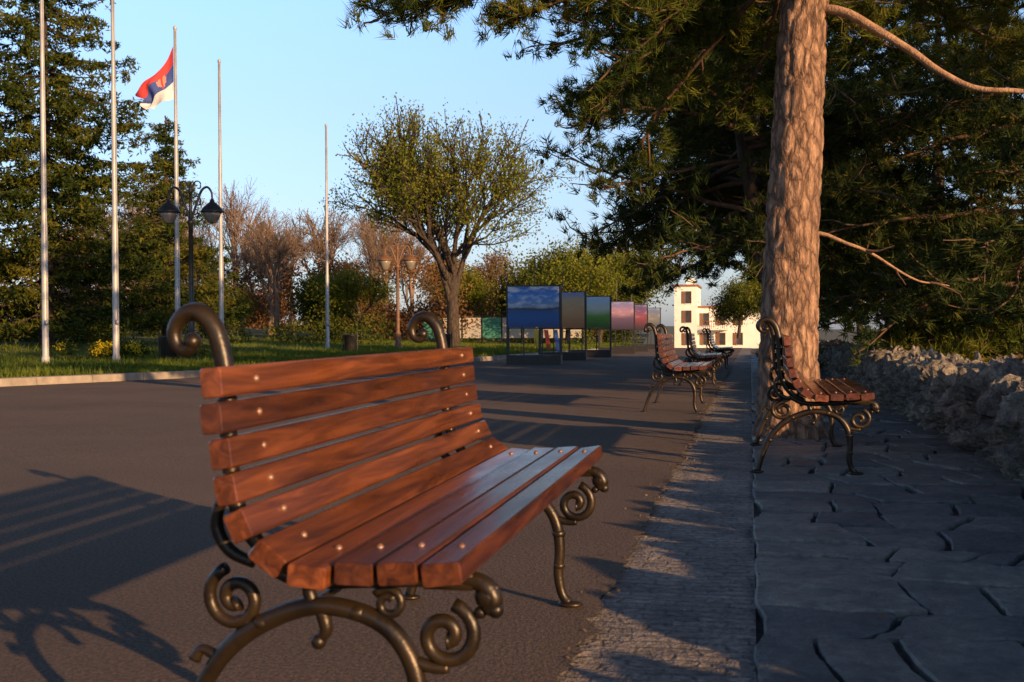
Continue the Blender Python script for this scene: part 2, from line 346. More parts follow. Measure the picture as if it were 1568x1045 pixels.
# ------------------------------------------------------------ bench
def spiral(c,R0,R1,turns,a0,y,n=28,sgn=1):
    return [(c[0]+(R0+(R1-R0)*t)*math.cos(a0+sgn*turns*2*math.pi*t),y,c[1]+(R0+(R1-R0)*t)*math.sin(a0+sgn*turns*2*math.pi*t)) for t in np.linspace(0,1,n)]
def slat(mb,cx,cz,w,t,ang,y0,y1,rng):
    b=.0035;sec=[(-w/2+b,-t/2),(w/2-b,-t/2),(w/2,-t/2+b),(w/2,t/2-b),(w/2-b,t/2),(-w/2+b,t/2),(-w/2,t/2-b),(-w/2,-t/2+b)]
    ca,sa=math.cos(ang),math.sin(ang);e0=y0+rng.uniform(-.008,.008);e1=y1+rng.uniform(-.008,.008);V=[]
    for yy,s in ((e0,.93),(e0+.003,1),(e1-.003,1),(e1,.93)):
        for a,c in sec:V.append((cx+(a*ca-c*sa)*s,yy,cz+(a*sa+c*ca)*s))
    F=[(i*8+j,i*8+(j+1)%8,(i+1)*8+(j+1)%8,(i+1)*8+j) for i in range(3) for j in range(8)]+[tuple(range(8))[::-1],tuple(range(24,32))]
    mb.add(V,F,0)
def bench_mesh(Ln=1.73):
    mb=MB();rng=random.Random(5)
    S=[(-.413,.737,94),(-.408,.679,94),(-.400,.620,96),(-.387,.562,101),(-.362,.505,116),(-.319,.452,145),
       (-.246,.428,176),(-.170,.432,180),(-.096,.437,183),(-.024,.438,187)]
    for i,(x,z,a) in enumerate(S):
        w=.050 if i<5 else (.060 if i==5 else .066);t=.037
        slat(mb,x+rng.uniform(-.002,.002),z,w,t,math.radians(a+rng.uniform(-1.5,1.5)),0,Ln,rng)
        ca,sa=math.cos(math.radians(a)),math.sin(math.radians(a))
        nx,nz=(sa,-ca)
        if nz<-.2: nx,nz=-nx,-nz
        if i<5 and nx<0:nx,nz=-nx,-nz
        for yb in (.14,Ln-.14): mb.ball((x+nx*.0175,yb,z+nz*.0175),.0078,2,n=8)
    for y in (.14,Ln-.14):
        T=lambda p,r,sm=4:mb.tube([(a,y,b) for a,b in p],r,10,1,sm,True,flat=(0,1,0))
        T([(-.33,.405),(-.378,.435),(-.412,.475),(-.436,.53),(-.446,.62),(-.449,.72),(-.455,.77),(-.470,.823),(-.498,.853),(-.530,.850),(-.549,.823),(-.543,.795),(-.524,.787),(-.513,.802)],[.013,.014,.015,.015,.015,.016,.017,.0175,.0175,.015,.013,.012,.012,.013])
        mb.ball((-.514,y,.803),.016,1)
        T([(-.425,.56),(-.462,.52),(-.470,.475),(-.445,.435),(-.40,.415)],[.008,.011,.012,.012,.01])
        T([(-.40,.43),(-.34,.395),(-.27,.388),(-.2,.392),(-.1,.398),(-.02,.402),(.015,.392),(.028,.368),(.015,.35)],[.012,.013,.013,.013,.013,.014,.017,.017,.012])
        mb.ball((.018,y,.374),.023,1,(1,.8,1));mb.ball((.032,y,.352),.014,1);mb.ball((.006,y,.347),.011,1);mb.ball((.03,y,.388),.010,1)
        mb.tube(spiral((-.435,.352),.056,.010,1.5,1.9,y,34),[.0115]*33+[.016],9,1,0,True,flat=(0,1,0))
        mb.tube(spiral((-.055,.305),.056,.010,1.4,1.3,y,34,-1),[.0125]*33+[.016],9,1,0,True,flat=(0,1,0))
        mb.tube(spiral((-.155,.355),.028,.01,1.3,2.6,y,20,-1),[.008]*19+[.011],8,1,0,True,flat=(0,1,0))
        T([(-.56,.012),(-.545,.07),(-.522,.14),(-.49,.21),(-.44,.272),(-.37,.318),(-.29,.345),(-.21,.338),(-.15,.308),(-.112,.25),(-.10,.17),(-.105,.10),(-.095,.04),(-.075,.012)],[.016,.014,.015,.016,.017,.017,.017,.017,.017,.017,.016,.015,.014,.016])
        T([(-.29,.345),(-.30,.375),(-.29,.395)],.012);T([(-.275,.335),(-.268,.305),(-.28,.285)],[.013,.012,.008]);mb.ball((-.282,y,.283),.014,1)
        T([(-.47,.245),(-.50,.26),(-.515,.24)],[.011,.009,.012]);T([(-.115,.26),(-.08,.25),(-.05,.25)],[.012,.011,.01])
        T([(-.40,.30),(-.42,.315),(-.44,.31)],[.01,.01,.01])
        for kx,kz,kr in ((-.50,.185,.019),(-.385,.312,.020),(-.21,.338,.021),(-.103,.215,.021),(-.102,.12,.018),(-.448,.70,.019)): mb.ball((kx,y,kz),kr,1,(1,1,.75))
        for fx in (-.565,-.07): mb.ball((fx,y,.008),.03,1,(1.3,.9,.35))
        mb.box((-.09,y-.012,.385),(-.005,y+.012,.418),1)
    mb.tube([(-.29,.14,.35),(-.29,Ln-.14,.35)],.008,8,1)
    me=mb.mesh('park_bench',[M_wood,M_iron,M_bolt],True)
    mi=np.zeros(len(me.polygons),dtype=np.int32);me.polygons.foreach_get('material_index',mi)
    me.polygons.foreach_set('use_smooth',mi!=0);return me
BM=bench_mesh()
obj('park_bench',BM,(-.451,1.72,0))
obj('park_bench',BM,(.64,6.37,-.005),scale=(1.08,1,1.0))
for y,rz in ((11.2,0),(17.0,.02),(25.0,-.01)):
    obj('park_bench',BM,(-.43,y,gz(0,y+.8)),rot=(-.008,0,rz),scale=(1.08,1,1.02))
# ------------------------------------------------------------ pine trees
def trunk(mb,path,rad,rng,mi=0,sides=40,steps=120,amp=.03,fz=4.2):
    P=np.array(path,float);n=len(P);t=np.linspace(0,n-1,steps)
    Q=np.stack([np.interp(t,range(n),P[:,k]) for k in range(3)],1)
    for _ in range(6): Q[1:-1]=.5*Q[1:-1]+.25*(Q[:-2]+Q[2:])
    rr=np.interp(t,range(n),rad);V=[]
    for q,r in zip(Q,rr):
        for j in range(sides):
            a=2*math.pi*j/sides;p=Vector((math.cos(a)*r*12,math.sin(a)*r*12,q[2]*fz))
            p=p+Vector((noise.noise(p),noise.noise(p+Vector((5,5,5))),0))*.5
            ds,_=noise.voronoi(p);e=min(1,(ds[1]-ds[0])*3)
            d=1+amp/max(r,.05)*(e-.6)+.05*noise.noise(Vector((math.cos(a),math.sin(a),q[2]*.7)))
            V.append((q[0]+math.cos(a)*r*d,q[1]+math.sin(a)*r*d,q[2]))
    mb.add(V,[(i*sides+j,i*sides+(j+1)%sides,(i+1)*sides+(j+1)%sides,(i+1)*sides+j) for i in range(steps-1) for j in range(sides)],mi)
    return Q,rr
def bough(mb,tc,ta,pts,r0,rng,subd=.22,subl=(.35,.95),start=.3,tstep=.075,mi=1,bare=False,jit=.05,lift=.35):
    P=np.array(pts,float);n=len(P);tt=np.linspace(0,n-1,(n-1)*4+1)
    Q=np.stack([np.interp(tt,range(n),P[:,k]) for k in range(3)],1)
    Q[1:-1]+=rng.normal(0,.02,(len(Q)-2,3))
    for _ in range(2):Q[1:-1]=.5*Q[1:-1]+.25*(Q[:-2]+Q[2:])
    rr=np.linspace(r0,r0*.22,len(Q));mb.tube(Q,rr,7,mi)
    seg=np.linalg.norm(np.diff(Q,axis=0),axis=1);L=seg.sum();cum=np.concatenate([[0],np.cumsum(seg)])
    s=L*start;side=1
    while s<L:
        p=np.array([np.interp(s,cum,Q[:,k]) for k in range(3)]);i=min(np.searchsorted(cum,s),len(Q)-1);d=unit(Q[i]-Q[i-1])
        perp=unit(np.cross(d,[0,0,1.]))*side
        dd=unit(d*rng.uniform(.5,1.1)+perp*rng.uniform(.3,1.1)+np.array([0,0,rng.uniform(-.55,.5)]))
        l=rng.uniform(*subl)*(1.1-.5*s/L);m=4;sp=[p]
        for k in range(m):
            dd=unit(dd+rng.normal(0,.16,3)+np.array([0,0,.05]));sp.append(sp[-1]+dd*l/m)
        sp=np.array(sp);mb.tube(sp,np.linspace(.011,.004,m+1)*(1+r0*6),4,1)
        if not bare:
            k=int(l/tstep)
            for u in rng.uniform(.25,1.,k):
                j=min(int(u*m),m-1);q=sp[j]+(sp[j+1]-sp[j])*(u*m-j)+rng.normal(0,jit,3)
                a=unit(sp[j+1]-sp[j]+np.array([0,0,lift])+rng.normal(0,.5,3))
                tc.append(q);ta.append(a)
        side=-side;s+=subd*rng.uniform(.5,1.5)
def pine(name,path,rad,boughs,seed,K=24,nl=.11,nw=.007,mat=None,barkm=None,sides=24,steps=80,subd=.22,tstep=.075,amp=.02,extra=None,subl=(.35,.95),start=.3,jit=.05):
    rng=np.random.default_rng(seed);mb=MB();Q,rr=trunk(mb,path,rad,rng,0,sides,steps,amp)
    tc=[];ta=[]
    for (z0,az,L,up,dr) in boughs:
        i=int(np.argmin(abs(Q[:,2]-z0)));p=Q[i].copy();pts=[p]
        d=np.array([math.cos(az)*math.cos(up),math.sin(az)*math.cos(up),math.sin(up)]);n=6
        for k in range(n):
            d=unit(d+np.array([rng.normal(0,.10),rng.normal(0,.10),rng.normal(0,.05)-dr*(1-.9*k/n)]));pts.append(pts[-1]+d*L/n)
        bough(mb,tc,ta,pts,.012+.009*L,rng,subd=subd,tstep=tstep,subl=subl,start=start,jit=jit)
    if extra: extra(mb,tc,ta,rng)
    root=bpy.data.objects.new(name,None);scene.collection.objects.link(root)
    obj('trunk_and_limbs',mb.mesh(name+'_wood',[barkm or M_barkdark,M_branch,M_limb],True),parent=root)
    V=needles(np.array(tc),np.array(ta),K,nl,nw,rng)
    obj('needles',npmesh(name+'_needles',V,3,mat or M_pine),parent=root);return root
rg=np.random.default_rng(21)
def rb(n,z0,z1,L0,L1,az0=0,az1=2*math.pi,up=(.0,.35),dr=(.04,.12)):
    out=[]
    for k in range(n):
        z=z0+(z1-z0)*(k+rg.random())/n
        out.append((z,rg.uniform(az0,az1),max(.4,L0+(L1-L0)*((z-z0)/(z1-z0))**1.3+rg.uniform(-.5,.4)),rg.uniform(*up),rg.uniform(*dr)))
    return out
def ex(mb,tc,ta,rng):
    bough(mb,tc,ta,[(.36,8.85,3.22),(.7,8.72,3.1),(.98,8.65,2.86),(1.2,8.6,2.72),(1.45,8.55,2.5),(1.75,8.5,2.42),(2.3,8.5,2.35),(2.9,8.55,2.45)],.040,rng,start=.75,mi=2,subd=.12,tstep=.04)
    bough(mb,tc,ta,[(.40,8.85,1.52),(.62,8.8,1.47),(.9,8.85,1.32),(1.25,8.95,1.12),(1.45,9.0,1.1)],.018,rng,start=.4,subl=(.15,.4),bare=True,mi=2)
    for pts in ([(.3,8.85,3.9),(-.5,8.6,3.8),(-1.2,8.4,3.55),(-1.9,8.3,3.35),(-2.5,8.2,3.18),(-2.7,8.1,3.08)],
                [(.3,8.85,4.2),(-.4,8.3,4.0),(-1.1,8.0,3.65),(-1.7,7.8,3.45),(-2.2,7.7,3.28)],
                [(.3,8.85,3.9),(-.3,8.6,3.7),(-.8,8.5,3.45),(-1.3,8.4,3.25),(-1.8,8.35,3.1)],
                [(.3,8.85,3.8),(-.2,9.2,3.6),(-.7,9.6,3.2),(-1.1,9.9,2.85),(-1.45,10.1,2.6)],
                [(.3,8.85,3.6),(.0,9.3,3.4),(-.4,9.8,3.1),(-.75,10.1,2.75),(-1.0,10.3,2.35)],
                [(.3,8.85,3.7),(-.1,9.0,3.6),(-.5,9.1,3.35),(-.8,9.2,3.1),(-1.1,9.2,2.9)],
                [(.3,8.85,3.6),(.2,9.5,3.4),(.1,10.1,3.1),(-.1,10.6,2.7)],
                [(.3,8.85,3.5),(.6,9.4,3.3),(1.0,9.9,3.2),(1.4,10.3,3.0)],
                [(.3,8.85,3.9),(.7,9.4,3.8),(1.3,9.9,3.5),(1.9,10.2,3.2),(2.4,10.4,3.1)],
                [(.3,8.85,4.2),(.9,8.9,4.15),(1.5,9.0,3.9),(2.1,9.1,3.6),(2.6,9.1,3.35)],
                [(.3,8.85,4.0),(.9,9.1,4.0),(1.6,9.3,3.7),(2.2,9.5,3.3),(2.7,9.6,3.0)]):
        bough(mb,tc,ta,pts,.032,rng,start=.22,subd=.075,tstep=.031,subl=(.3,.74))
bo=[b for b in rb(40,4.5,8.6,3.0,1.0,up=(0,.4)) if not (b[0]<6.2 and 5.1<b[1]%(2*math.pi)<6.1)]
pine('pine_tree',[(.29,8.85,-.05),(.28,8.85,.15),(.28,8.85,.6),(.31,8.85,1.6),(.36,8.85,2.6),(.42,8.85,3.6),(.5,8.9,5),(.5,8.9,7),(.5,8.9,9)],[.285,.24,.216,.196,.18,.165,.13,.09,.03],
     bo,11,K=22,nl=.12,nw=.0085,mat=M_pine,barkm=M_barkpine,sides=80,steps=360,amp=.020,extra=ex,subd=.16,tstep=.06)
def rowpine(x,y,h,lean,seed,zb,Lmax,mat,nb=46,K=15,rad=.19,nl=.15,nw=.015,subd=.19,tstep=.055,Ltop=.7):
    g=gz(x,y)
    return pine('pine_tree',[(x,y,g-.1-(2 if x>2.1 else 0)),(x+lean*.1,y,g+.8),(x+lean*.45,y,g+2),(x+lean*.8,y,g+4),(x+lean,y,g+h)],[rad*1.25,rad,rad*.85,rad*.6,.03],
      rb(nb,g+zb,g+h*.97,Lmax,Ltop,up=(-.25,.35),dr=(.02,.11)),seed,K=K,nl=nl,nw=nw,mat=mat,sides=16,steps=60,subd=subd,tstep=tstep,subl=(.4,1.05),start=.15,jit=.09)
rowpine(.50,15.2,9,-.9,31,2.0,2.9,M_pined,nb=92,rad=.12)
rowpine(.5,21.5,9,-.5,32,2.3,3.4,M_pined,nb=76,nl=.18,nw=.02,rad=.15)
rowpine(.6,30,9,-.3,33,2.7,3.9,M_pined,nb=66,nl=.22,nw=.028)
rowpine(3.3,14.6,8,.1,34,1.3,2.6,M_pined,nb=80,rad=.12)
rowpine(4.6,18.0,8,0,35,-.8,3.4,M_pine,nb=92,nl=.17,nw=.018,rad=.14)
rowpine(7.2,17.5,5.6,0,36,-1.0,2.9,M_pine,nb=66,nl=.17,nw=.018)
rowpine(3.8,25,8.0,0,37,-.5,3.8,M_pine,nb=80,nl=.2,nw=.023)
rowpine(10.0,26,7.5,0,38,-1.2,3.8,M_pine,nb=64,nl=.2,nw=.023)
# tree outside the view on the sunny side (its shadow reaches the path)
rowpine(10.2,6.2,9.5,0,42,5.0,1.8,M_pine,nb=34,K=9,nl=.24,nw=.04,subd=.3,tstep=.1)
# ------------------------------------------------------------ spruce
def spruce(name,x,y,h,Rb,seed,g):
    rng=np.random.default_rng(seed);mb=MB()
    mb.tube([(x,y,g-.1),(x,y,g+h*.5),(x,y,g+h)],[.24,.14,.02],10,0)
    C=[];z=1.2
    while z<h-.2:
        f=1-z/h;n=int(6+2*f);a0=rng.random()*6.28
        for k in range(n):
            a=a0+k*6.283/n+rng.normal(0,.25);L=Rb*(f**.75)*rng.uniform(.5,1.25)+.25
            zz=z+rng.normal(0,.12)
            d=np.array([math.cos(a),math.sin(a),0]);m=7;P=[]
            for i in range(m+1):
                t=i/m;P.append(np.array([x,y,g+zz])+d*L*t+np.array([0,0,-.38*L*t+.30*L*t*t]))
            P=np.array(P);mb.tube(P,np.linspace(.03,.006,m+1),4,0)
            cnt=int(34*L)
            t=rng.uniform(.1,1,cnt)**.8;side=rng.normal(0,1,cnt)*.17*L**.5*(1.15-t*.7);pr=np.array([-d[1],d[0],0])
            base=np.stack([np.interp(t,np.linspace(0,1,m+1),P[:,q]) for q in range(3)],1)+pr*side[:,None]
            dr=rng.exponential(.10,cnt)+.2*np.abs(side);base[:,2]-=dr
            C.append(base)
        z+=rng.uniform(.32,.5)
    C=np.concatenate(C);C=np.repeat(C,5,0)+rng.normal(0,.05,(len(C)*5,3))
    root=bpy.data.objects.new(name,None);scene.collection.objects.link(root)
    obj('trunk_and_limbs',mb.mesh(name+'_wood',[M_barkdark],True),parent=root)
    obj('needles',npmesh(name+'_needles',leaves(C,.17,rng,0,.30),4,M_spruce),parent=root)
spruce('spruce_tree',-21.2,31.5,15,4.4,1,lz(-21,31.5))
spruce('spruce_tree',-25.2,29,14,4.2,3,lz(-25,29))
spruce('spruce_tree',-22.6,41.5,9.0,3.2,4,lz(-22.6,41.5))
# ------------------------------------------------------------ deciduous
def grow(mb,tips,p,d,L,r,lvl,mx,rng,spread,trop,nch,mi=0):
    n=4;pts=[p]
    for i in range(n):
        d=unit(d+rng.normal(0,.04 if lvl==0 else .10,3)+np.array([0,0,trop]));pts.append(pts[-1]+d*L/n)
    mb.tube(pts,np.linspace(r,r*.62,n+1),8 if lvl==0 else (5 if lvl<3 else 3),mi)
    if lvl>=mx-1: tips.append((pts[-1],d));tips.append((pts[2],d))
    if lvl==mx:return
    for k in range(nch[lvl]):
        t=n if k==0 else int(rng.integers(2,n+1))
        ax=unit(np.cross(d,rng.normal(size=3)));a=spread*rng.uniform(.5,1.25)*(.45 if k==0 else 1)
        dd=unit(d*math.cos(a)+ax*math.sin(a))
        grow(mb,tips,pts[t],dd,L*rng.uniform(.6,.85),r*(.68 if k==0 else .5),lvl+1,mx,rng,spread,trop,nch,mi)
def dtree(name,loc,L,r,mx,nch,seed,leaf=None,nleaf=0,lsz=.14,spread=.75,trop=.03,bark=None,lr=.3,rz=0,sc=1,lean=(0,0)):
    rng=np.random.default_rng(seed);mb=MB();tips=[]
    grow(mb,tips,np.zeros(3),unit(np.array([lean[0],lean[1],1.])),L,r,0,mx,rng,spread,trop,nch)
    root=bpy.data.objects.new(name,None);scene.collection.objects.link(root);root.location=loc;root.rotation_euler=(0,0,rz);root.scale=(sc,)*3 if np.isscalar(sc) else sc
    a=mb.mesh(name+'_wood',[bark or M_twig],True);obj('trunk_and_limbs',a,parent=root);b=None
    if leaf:
        T=np.array([t[0] for t in tips]);C=T[rng.integers(0,len(T),nleaf)]+rng.normal(0,lr,(nleaf,3))
        b=npmesh(name+'_leaves',leaves(C,lsz,rng),4,leaf);obj('leaves',b,parent=root)
    return (a,b)
def again(name,ab,loc,rz,sc):
    root=bpy.data.objects.new(name,None);scene.collection.objects.link(root);root.location=loc;root.rotation_euler=(0,0,rz);root.scale=sc
    obj('trunk_and_limbs',ab[0],parent=root)
    if ab[1]:obj('leaves',ab[1],parent=root)
dtree('budding_linden_tree',(-12.7,48.4,-.35),3.3,.32,5,[6,5,4,4,4],5,M_leaf,29000,.12,.70,.055,M_barkdark,.2,sc=(1,1,1.14))
bt=dtree('bare_tree',(-32.7,69.8,.2),3.2,.26,5,[4,4,4,5,5],8,M_brown,1800,.09,.6,.05,None,.3)
bt2=dtree('bare_tree',(-27,71,.2),2.9,.24,5,[4,4,4,5,5],9,M_brown,2200,.09,.66,.05,None,.3)
for i,(x,y,s) in enumerate([(-31.8,76,1.05),(-29,66,.85),(-27.5,81,1.15),(-35.5,62,.95),(-24.2,80,.95),(-38,70,1.1),(-19.6,87,.85),(-42,66,1.),(-30,58,.7),(-15.5,92,.75),(-12,96,.8),(-23,70,.75),(-34,52,.75),(-28,47,.6),(-26,60,.75),(-33,60,.8),(-20.5,75,.7)]):
    again('bare_tree',bt if i%2 else bt2,(x,y,.2),i*1.3,(s,s,s*(.9+.05*(i%3))))
gt=dtree('leafy_park_tree',(-9.2,58,-.4),1.6,.16,4,[5,4,4,4],12,M_leaf,14000,.13,.8,.04,M_barkdark,.35)
gt2=dtree('leafy_park_tree',(-8.2,63,-.5),1.5,.15,4,[5,4,4,4],13,M_bush,14000,.14,.8,.04,M_barkdark,.38)
for i,(x,y,s) in enumerate([(-8.3,72,1.3),(-11.5,70,1.4),(-19,54,.75),(-22,56,.8),(-16,62,.9),(-25,50,.7),(-10.5,82,1.5),(-14,75,1.2),(-12.5,90,1.6),(-1.0,99,1.15),(1.2,92,1.2),(5.5,60,1.5),(8,70,1.6)]):
    again('leafy_park_tree',gt2 if i%2 else gt,(x,y,-.4 if x>-16 else .1),i*2.1,(s,)*3)
def clumps(name,cl,per,size,mat,rng,squash=.8):
    C=[]
    for (x,y,z,r) in cl:
        n=int(per*r*r);d=unit(rng.normal(size=(n,3)))*(rng.uniform(.35,1.05,(n,1)))
        d=d*(1+.35*np.array([noise.noise(Vector(q*2.5)+Vector((x,y,z))) for q in d]))[:,None]
        C.append(np.array([x,y,z])+d*np.array([r,r,r*squash]))
    obj(name,npmesh(name,leaves(np.concatenate(C),size,rng),4,mat))
rng=np.random.default_rng(50);cl=[]
for i in range(90):
    x=rng.uniform(-65,-12);y=rng.uniform(86,112);cl.append((x,y,rng.uniform(-1,3.6),rng.uniform(1.6,3.0)))
clumps('distant_trees',cl,230,.32,M_brown,rng)
cl=[]
for i in range(100):
    x=rng.uniform(-48,-15);y=rng.uniform(56,70)-.25*(x+14);cl.append((x,y,rng.uniform(.6,4.4),rng.uniform(.8,1.6)))
clumps('thicket',cl,340,.17,M_brown,rng)
cl=[(rng.uniform(-50,-17),rng.uniform(44,60),rng.uniform(.3,.9),rng.uniform(.6,1.3)) for i in range(34)]
cl+=[(rng.uniform(-30,-22),rng.uniform(26,40),rng.uniform(.3,1.1),rng.uniform(.7,1.3)) for i in range(26)]
cl+=[(rng.uniform(-16,-6.5),rng.uniform(60,72),rng.uniform(-.2,.5),rng.uniform(.6,1.2)) for i in range(18)]
clumps('hedge',cl,700,.13,M_bush,rng)
cl=[(rng.uniform(2.7,4.2),y,-.2+rng.uniform(-.3,.3),rng.uniform(.5,.8)) for y in np.arange(12,34,1.1)]
cl+=[(rng.uniform(4,16),rng.uniform(22,40),rng.uniform(-.6,.9),rng.uniform(.9,1.5)) for i in range(40)]
clumps('shrub',cl,900,.11,M_bush,rng)
cl=[(2.9+rng.uniform(-.3,.5),y,.5+rng.uniform(-.3,.5),rng.uniform(.3,.5)) for y in np.arange(18.5,24,.35)]
clumps('rusty_shrub',cl,2400,.07,M_red,rng)
cl=[(-15+rng.normal(0,.9),25.6+rng.normal(0,.3),lz(-15,25.6)+.28,rng.uniform(.2,.34)) for _ in range(14)]
clumps('evergreen_shrub',cl,2600,.07,M_bush,rng)
clumps('forsythia_bush',[(-14.7+rng.normal(0,.7),25.0+rng.normal(0,.2),lz(-14.9,25.3)+rng.uniform(.2,.5),.17) for _ in range(13)],2600,.05,M_yel,rng)
# ------------------------------------------------------------ flag poles
def pole(x,y,h,name='flag_pole'):
    mb=MB();g=lz(x,y)-.05
    mb.lathe([(.12,0),(.12,.04),(.09,.05),(.09,.22),(.08,.24),(.072,.26),(.068,h*.33),(.058,h*.34),(.053,h*.66),(.045,h*.67),(.038,h-.1),(.05,h-.09),(.05,h-.03),(.02,h)],(x,y,g),14)
    mb.tube([(x+.075,y-.05,g+1.0),(x+.06,y-.05,g+h-.15)],.006,4)
    mb.box((x+.04,y-.09,g+.95),(x+.11,y-.04,g+1.05))
    return obj(name,mb.mesh(name,[M_pole],True)),g
pole(-15.45,22.9,9.6);pole(-13.95,23.3,9.4);fp,gf=pole(-15.0,28.1,8.9);pole(-15.35,31.4,8.8);pole(-15.9,41.5,8.7)
n1,n2=26,30;mb=MB();V=[]
top=np.array([-15.03,28.05,gf+8.35])
for j in range(n2+1):
    v=j/n2
    for i in range(n1+1):
        u=i/n1
        a=np.array([0,0,-1.40*v]);f=np.array([-.98,0,-1.2])*(1-v)+np.array([-.72,0,-.34])*v
        w=.12*math.sin(u*7+v*3)*u**.5+.06*math.sin(u*13-v*5)*u
        V.append(top+a+f*(u**1.05)+np.array([.10*math.sin(v*9+u*4)*u+.06*u*math.sin(u*9),w-.25*u,-.16*math.sin(3.14*u)*(1-v)+.05*math.sin(u*11+v*4)*u]))
for j in range(n2):
    for i in range(n1):
        k=0 if j<n2/3 else (1 if j<2*n2/3 else 2)
        u=(i+.5)/n1;v=(j+.5)/n2
        if .22<u<.42 and .25<v<.68 and (abs(u-.32)*1.5+abs(v-.45)<.2): k=3 if abs(u-.32)>.03 else 0
        mb.f.append((j*(n1+1)+i,j*(n1+1)+i+1,(j+1)*(n1+1)+i+1,(j+1)*(n1+1)+i));mb.m.append(k)
mb.v.append(np.array(V))
def cloth(n,c):
    m,nt,b,o=newmat(n);v=coords(nt);t=tex(nt,'ShaderNodeTexNoise',5,v);r=ramp(nt,[(.3,tuple(x*.85 for x in c)),(.7,c)]);nt.links.new(t.outputs[0],r.inputs[0]);nt.links.new(r.outputs[0],b.inputs['Base Color']);b.inputs['Roughness'].default_value=.8
    tr=nt.nodes.new('ShaderNodeBsdfTranslucent');nt.links.new(r.outputs[0],tr.inputs[0]);mx=nt.nodes.new('ShaderNodeMixShader');mx.inputs[0].default_value=.3
    nt.links.new(b.outputs[0],mx.inputs[1]);nt.links.new(tr.outputs[0],mx.inputs[2]);nt.links.new(mx.outputs[0],o.inputs['Surface']);return m
obj('national_flag',mb.mesh('national_flag',[cloth('flag_red',(.62,.06,.06)),cloth('flag_blue',(.06,.10,.33)),cloth('flag_white',(.78,.78,.78)),cloth('flag_crest',(.7,.3,.22))],True))
# ------------------------------------------------------------ street lamps
def lamp(x,y,h,mat,g,k=1.):
    mb=MB()
    mb.lathe([(.2,0),(.2,.1),(.13,.15),(.12,.6),(.15,.66),(.08,.75),(.06*k,1.2),(.075*k,1.25),(.055*k,1.3),(.045*k,h-1.0),(.07*k,h-.97),(.07*k,h-.9),(.035*k,h-.85),(.03*k,h-.25),(.06*k,h-.2),(.03*k,h-.1),(.008,h+.05)],(x,y,g),12)
    for a in (0,math.pi):
        c,sn=math.cos(a+.2),math.sin(a+.2)
        P=lambda r,z:(x+c*r*.85,y+sn*r*.85,g+h+z)
        mb.tube([P(.03,-.85),P(.18,-.45),P(.32,-.16),P(.48,-.08),P(.6,-.2),P(.62,-.36)],np.array([.025,.028,.028,.025,.022,.02])*k,7,0,4)
        mb.tube([P(.05,-.35),P(.2,-.3),P(.3,-.42),P(.22,-.52),P(.15,-.45)],.016*k,6,0,4)
        mb.tube([P(.04,-.1),P(.15,.06),P(.28,.03),P(.28,-.1),P(.2,-.1)],.015*k,6,0,4)
        mb.tube([P(.04,-.7),P(.14,-.75),P(.2,-.65),P(.12,-.6)],.014*k,6,0,4)
        q=P(.62,-.36)
        mb.lathe([(.02,0),(.05,-.03),(.06,-.08),(.10*k,-.12),(.19*k,-.22),(.24*k,-.30),(.25*k,-.33),(.2*k,-.335)],q,14)
        mb.lathe([(.19*k,-.335),(.17*k,-.42),(.10*k,-.5*k),(.02,-.53*k)],q,14,1)
    return obj('street_lamp',mb.mesh('street_lamp',[mat,simple('lamp_glass_%d'%int(-y),(.16,.14,.12),(.24,.21,.18),4,.2,0,0)],True))
lamp(-13.3,25.6,4.35,M_black,lz(-13.3,25.6)-.03,1.15)
lamp(-14.5,46.0,4.4,simple('brown_lamp',(.10,.05,.025),(.17,.085,.04),6,.6,.1,.01),lz(-14.4,46.0)-.03,1.4)  # this lamp's metal is coloured reddish brown
def bin_(x,y,g,c=M_black):
    mb=MB();mb.lathe([(.17,.12),(.19,.14),(.21,.6),(.22,.62),(.22,.66),(.19,.66),(.18,.3),(.0,.28)],(x,y,g),16)
    mb.tube([(x-.25,y,g),(x-.25,y,g+.75)],.02,8);mb.tube([(x+.25,y,g),(x+.25,y,g+.75)],.02,8);mb.tube([(x-.25,y,g+.5),(x+.25,y,g+.5)],.015,6)
    obj('litter_bin',mb.mesh('litter_bin',[c],True))
bin_(-13.25,24.4,lz(-13.25,24.4)-.02);bin_(-13.0,36,lz(-13.,36)-.02);bin_(-10.3,38,lz(-10.3,38))
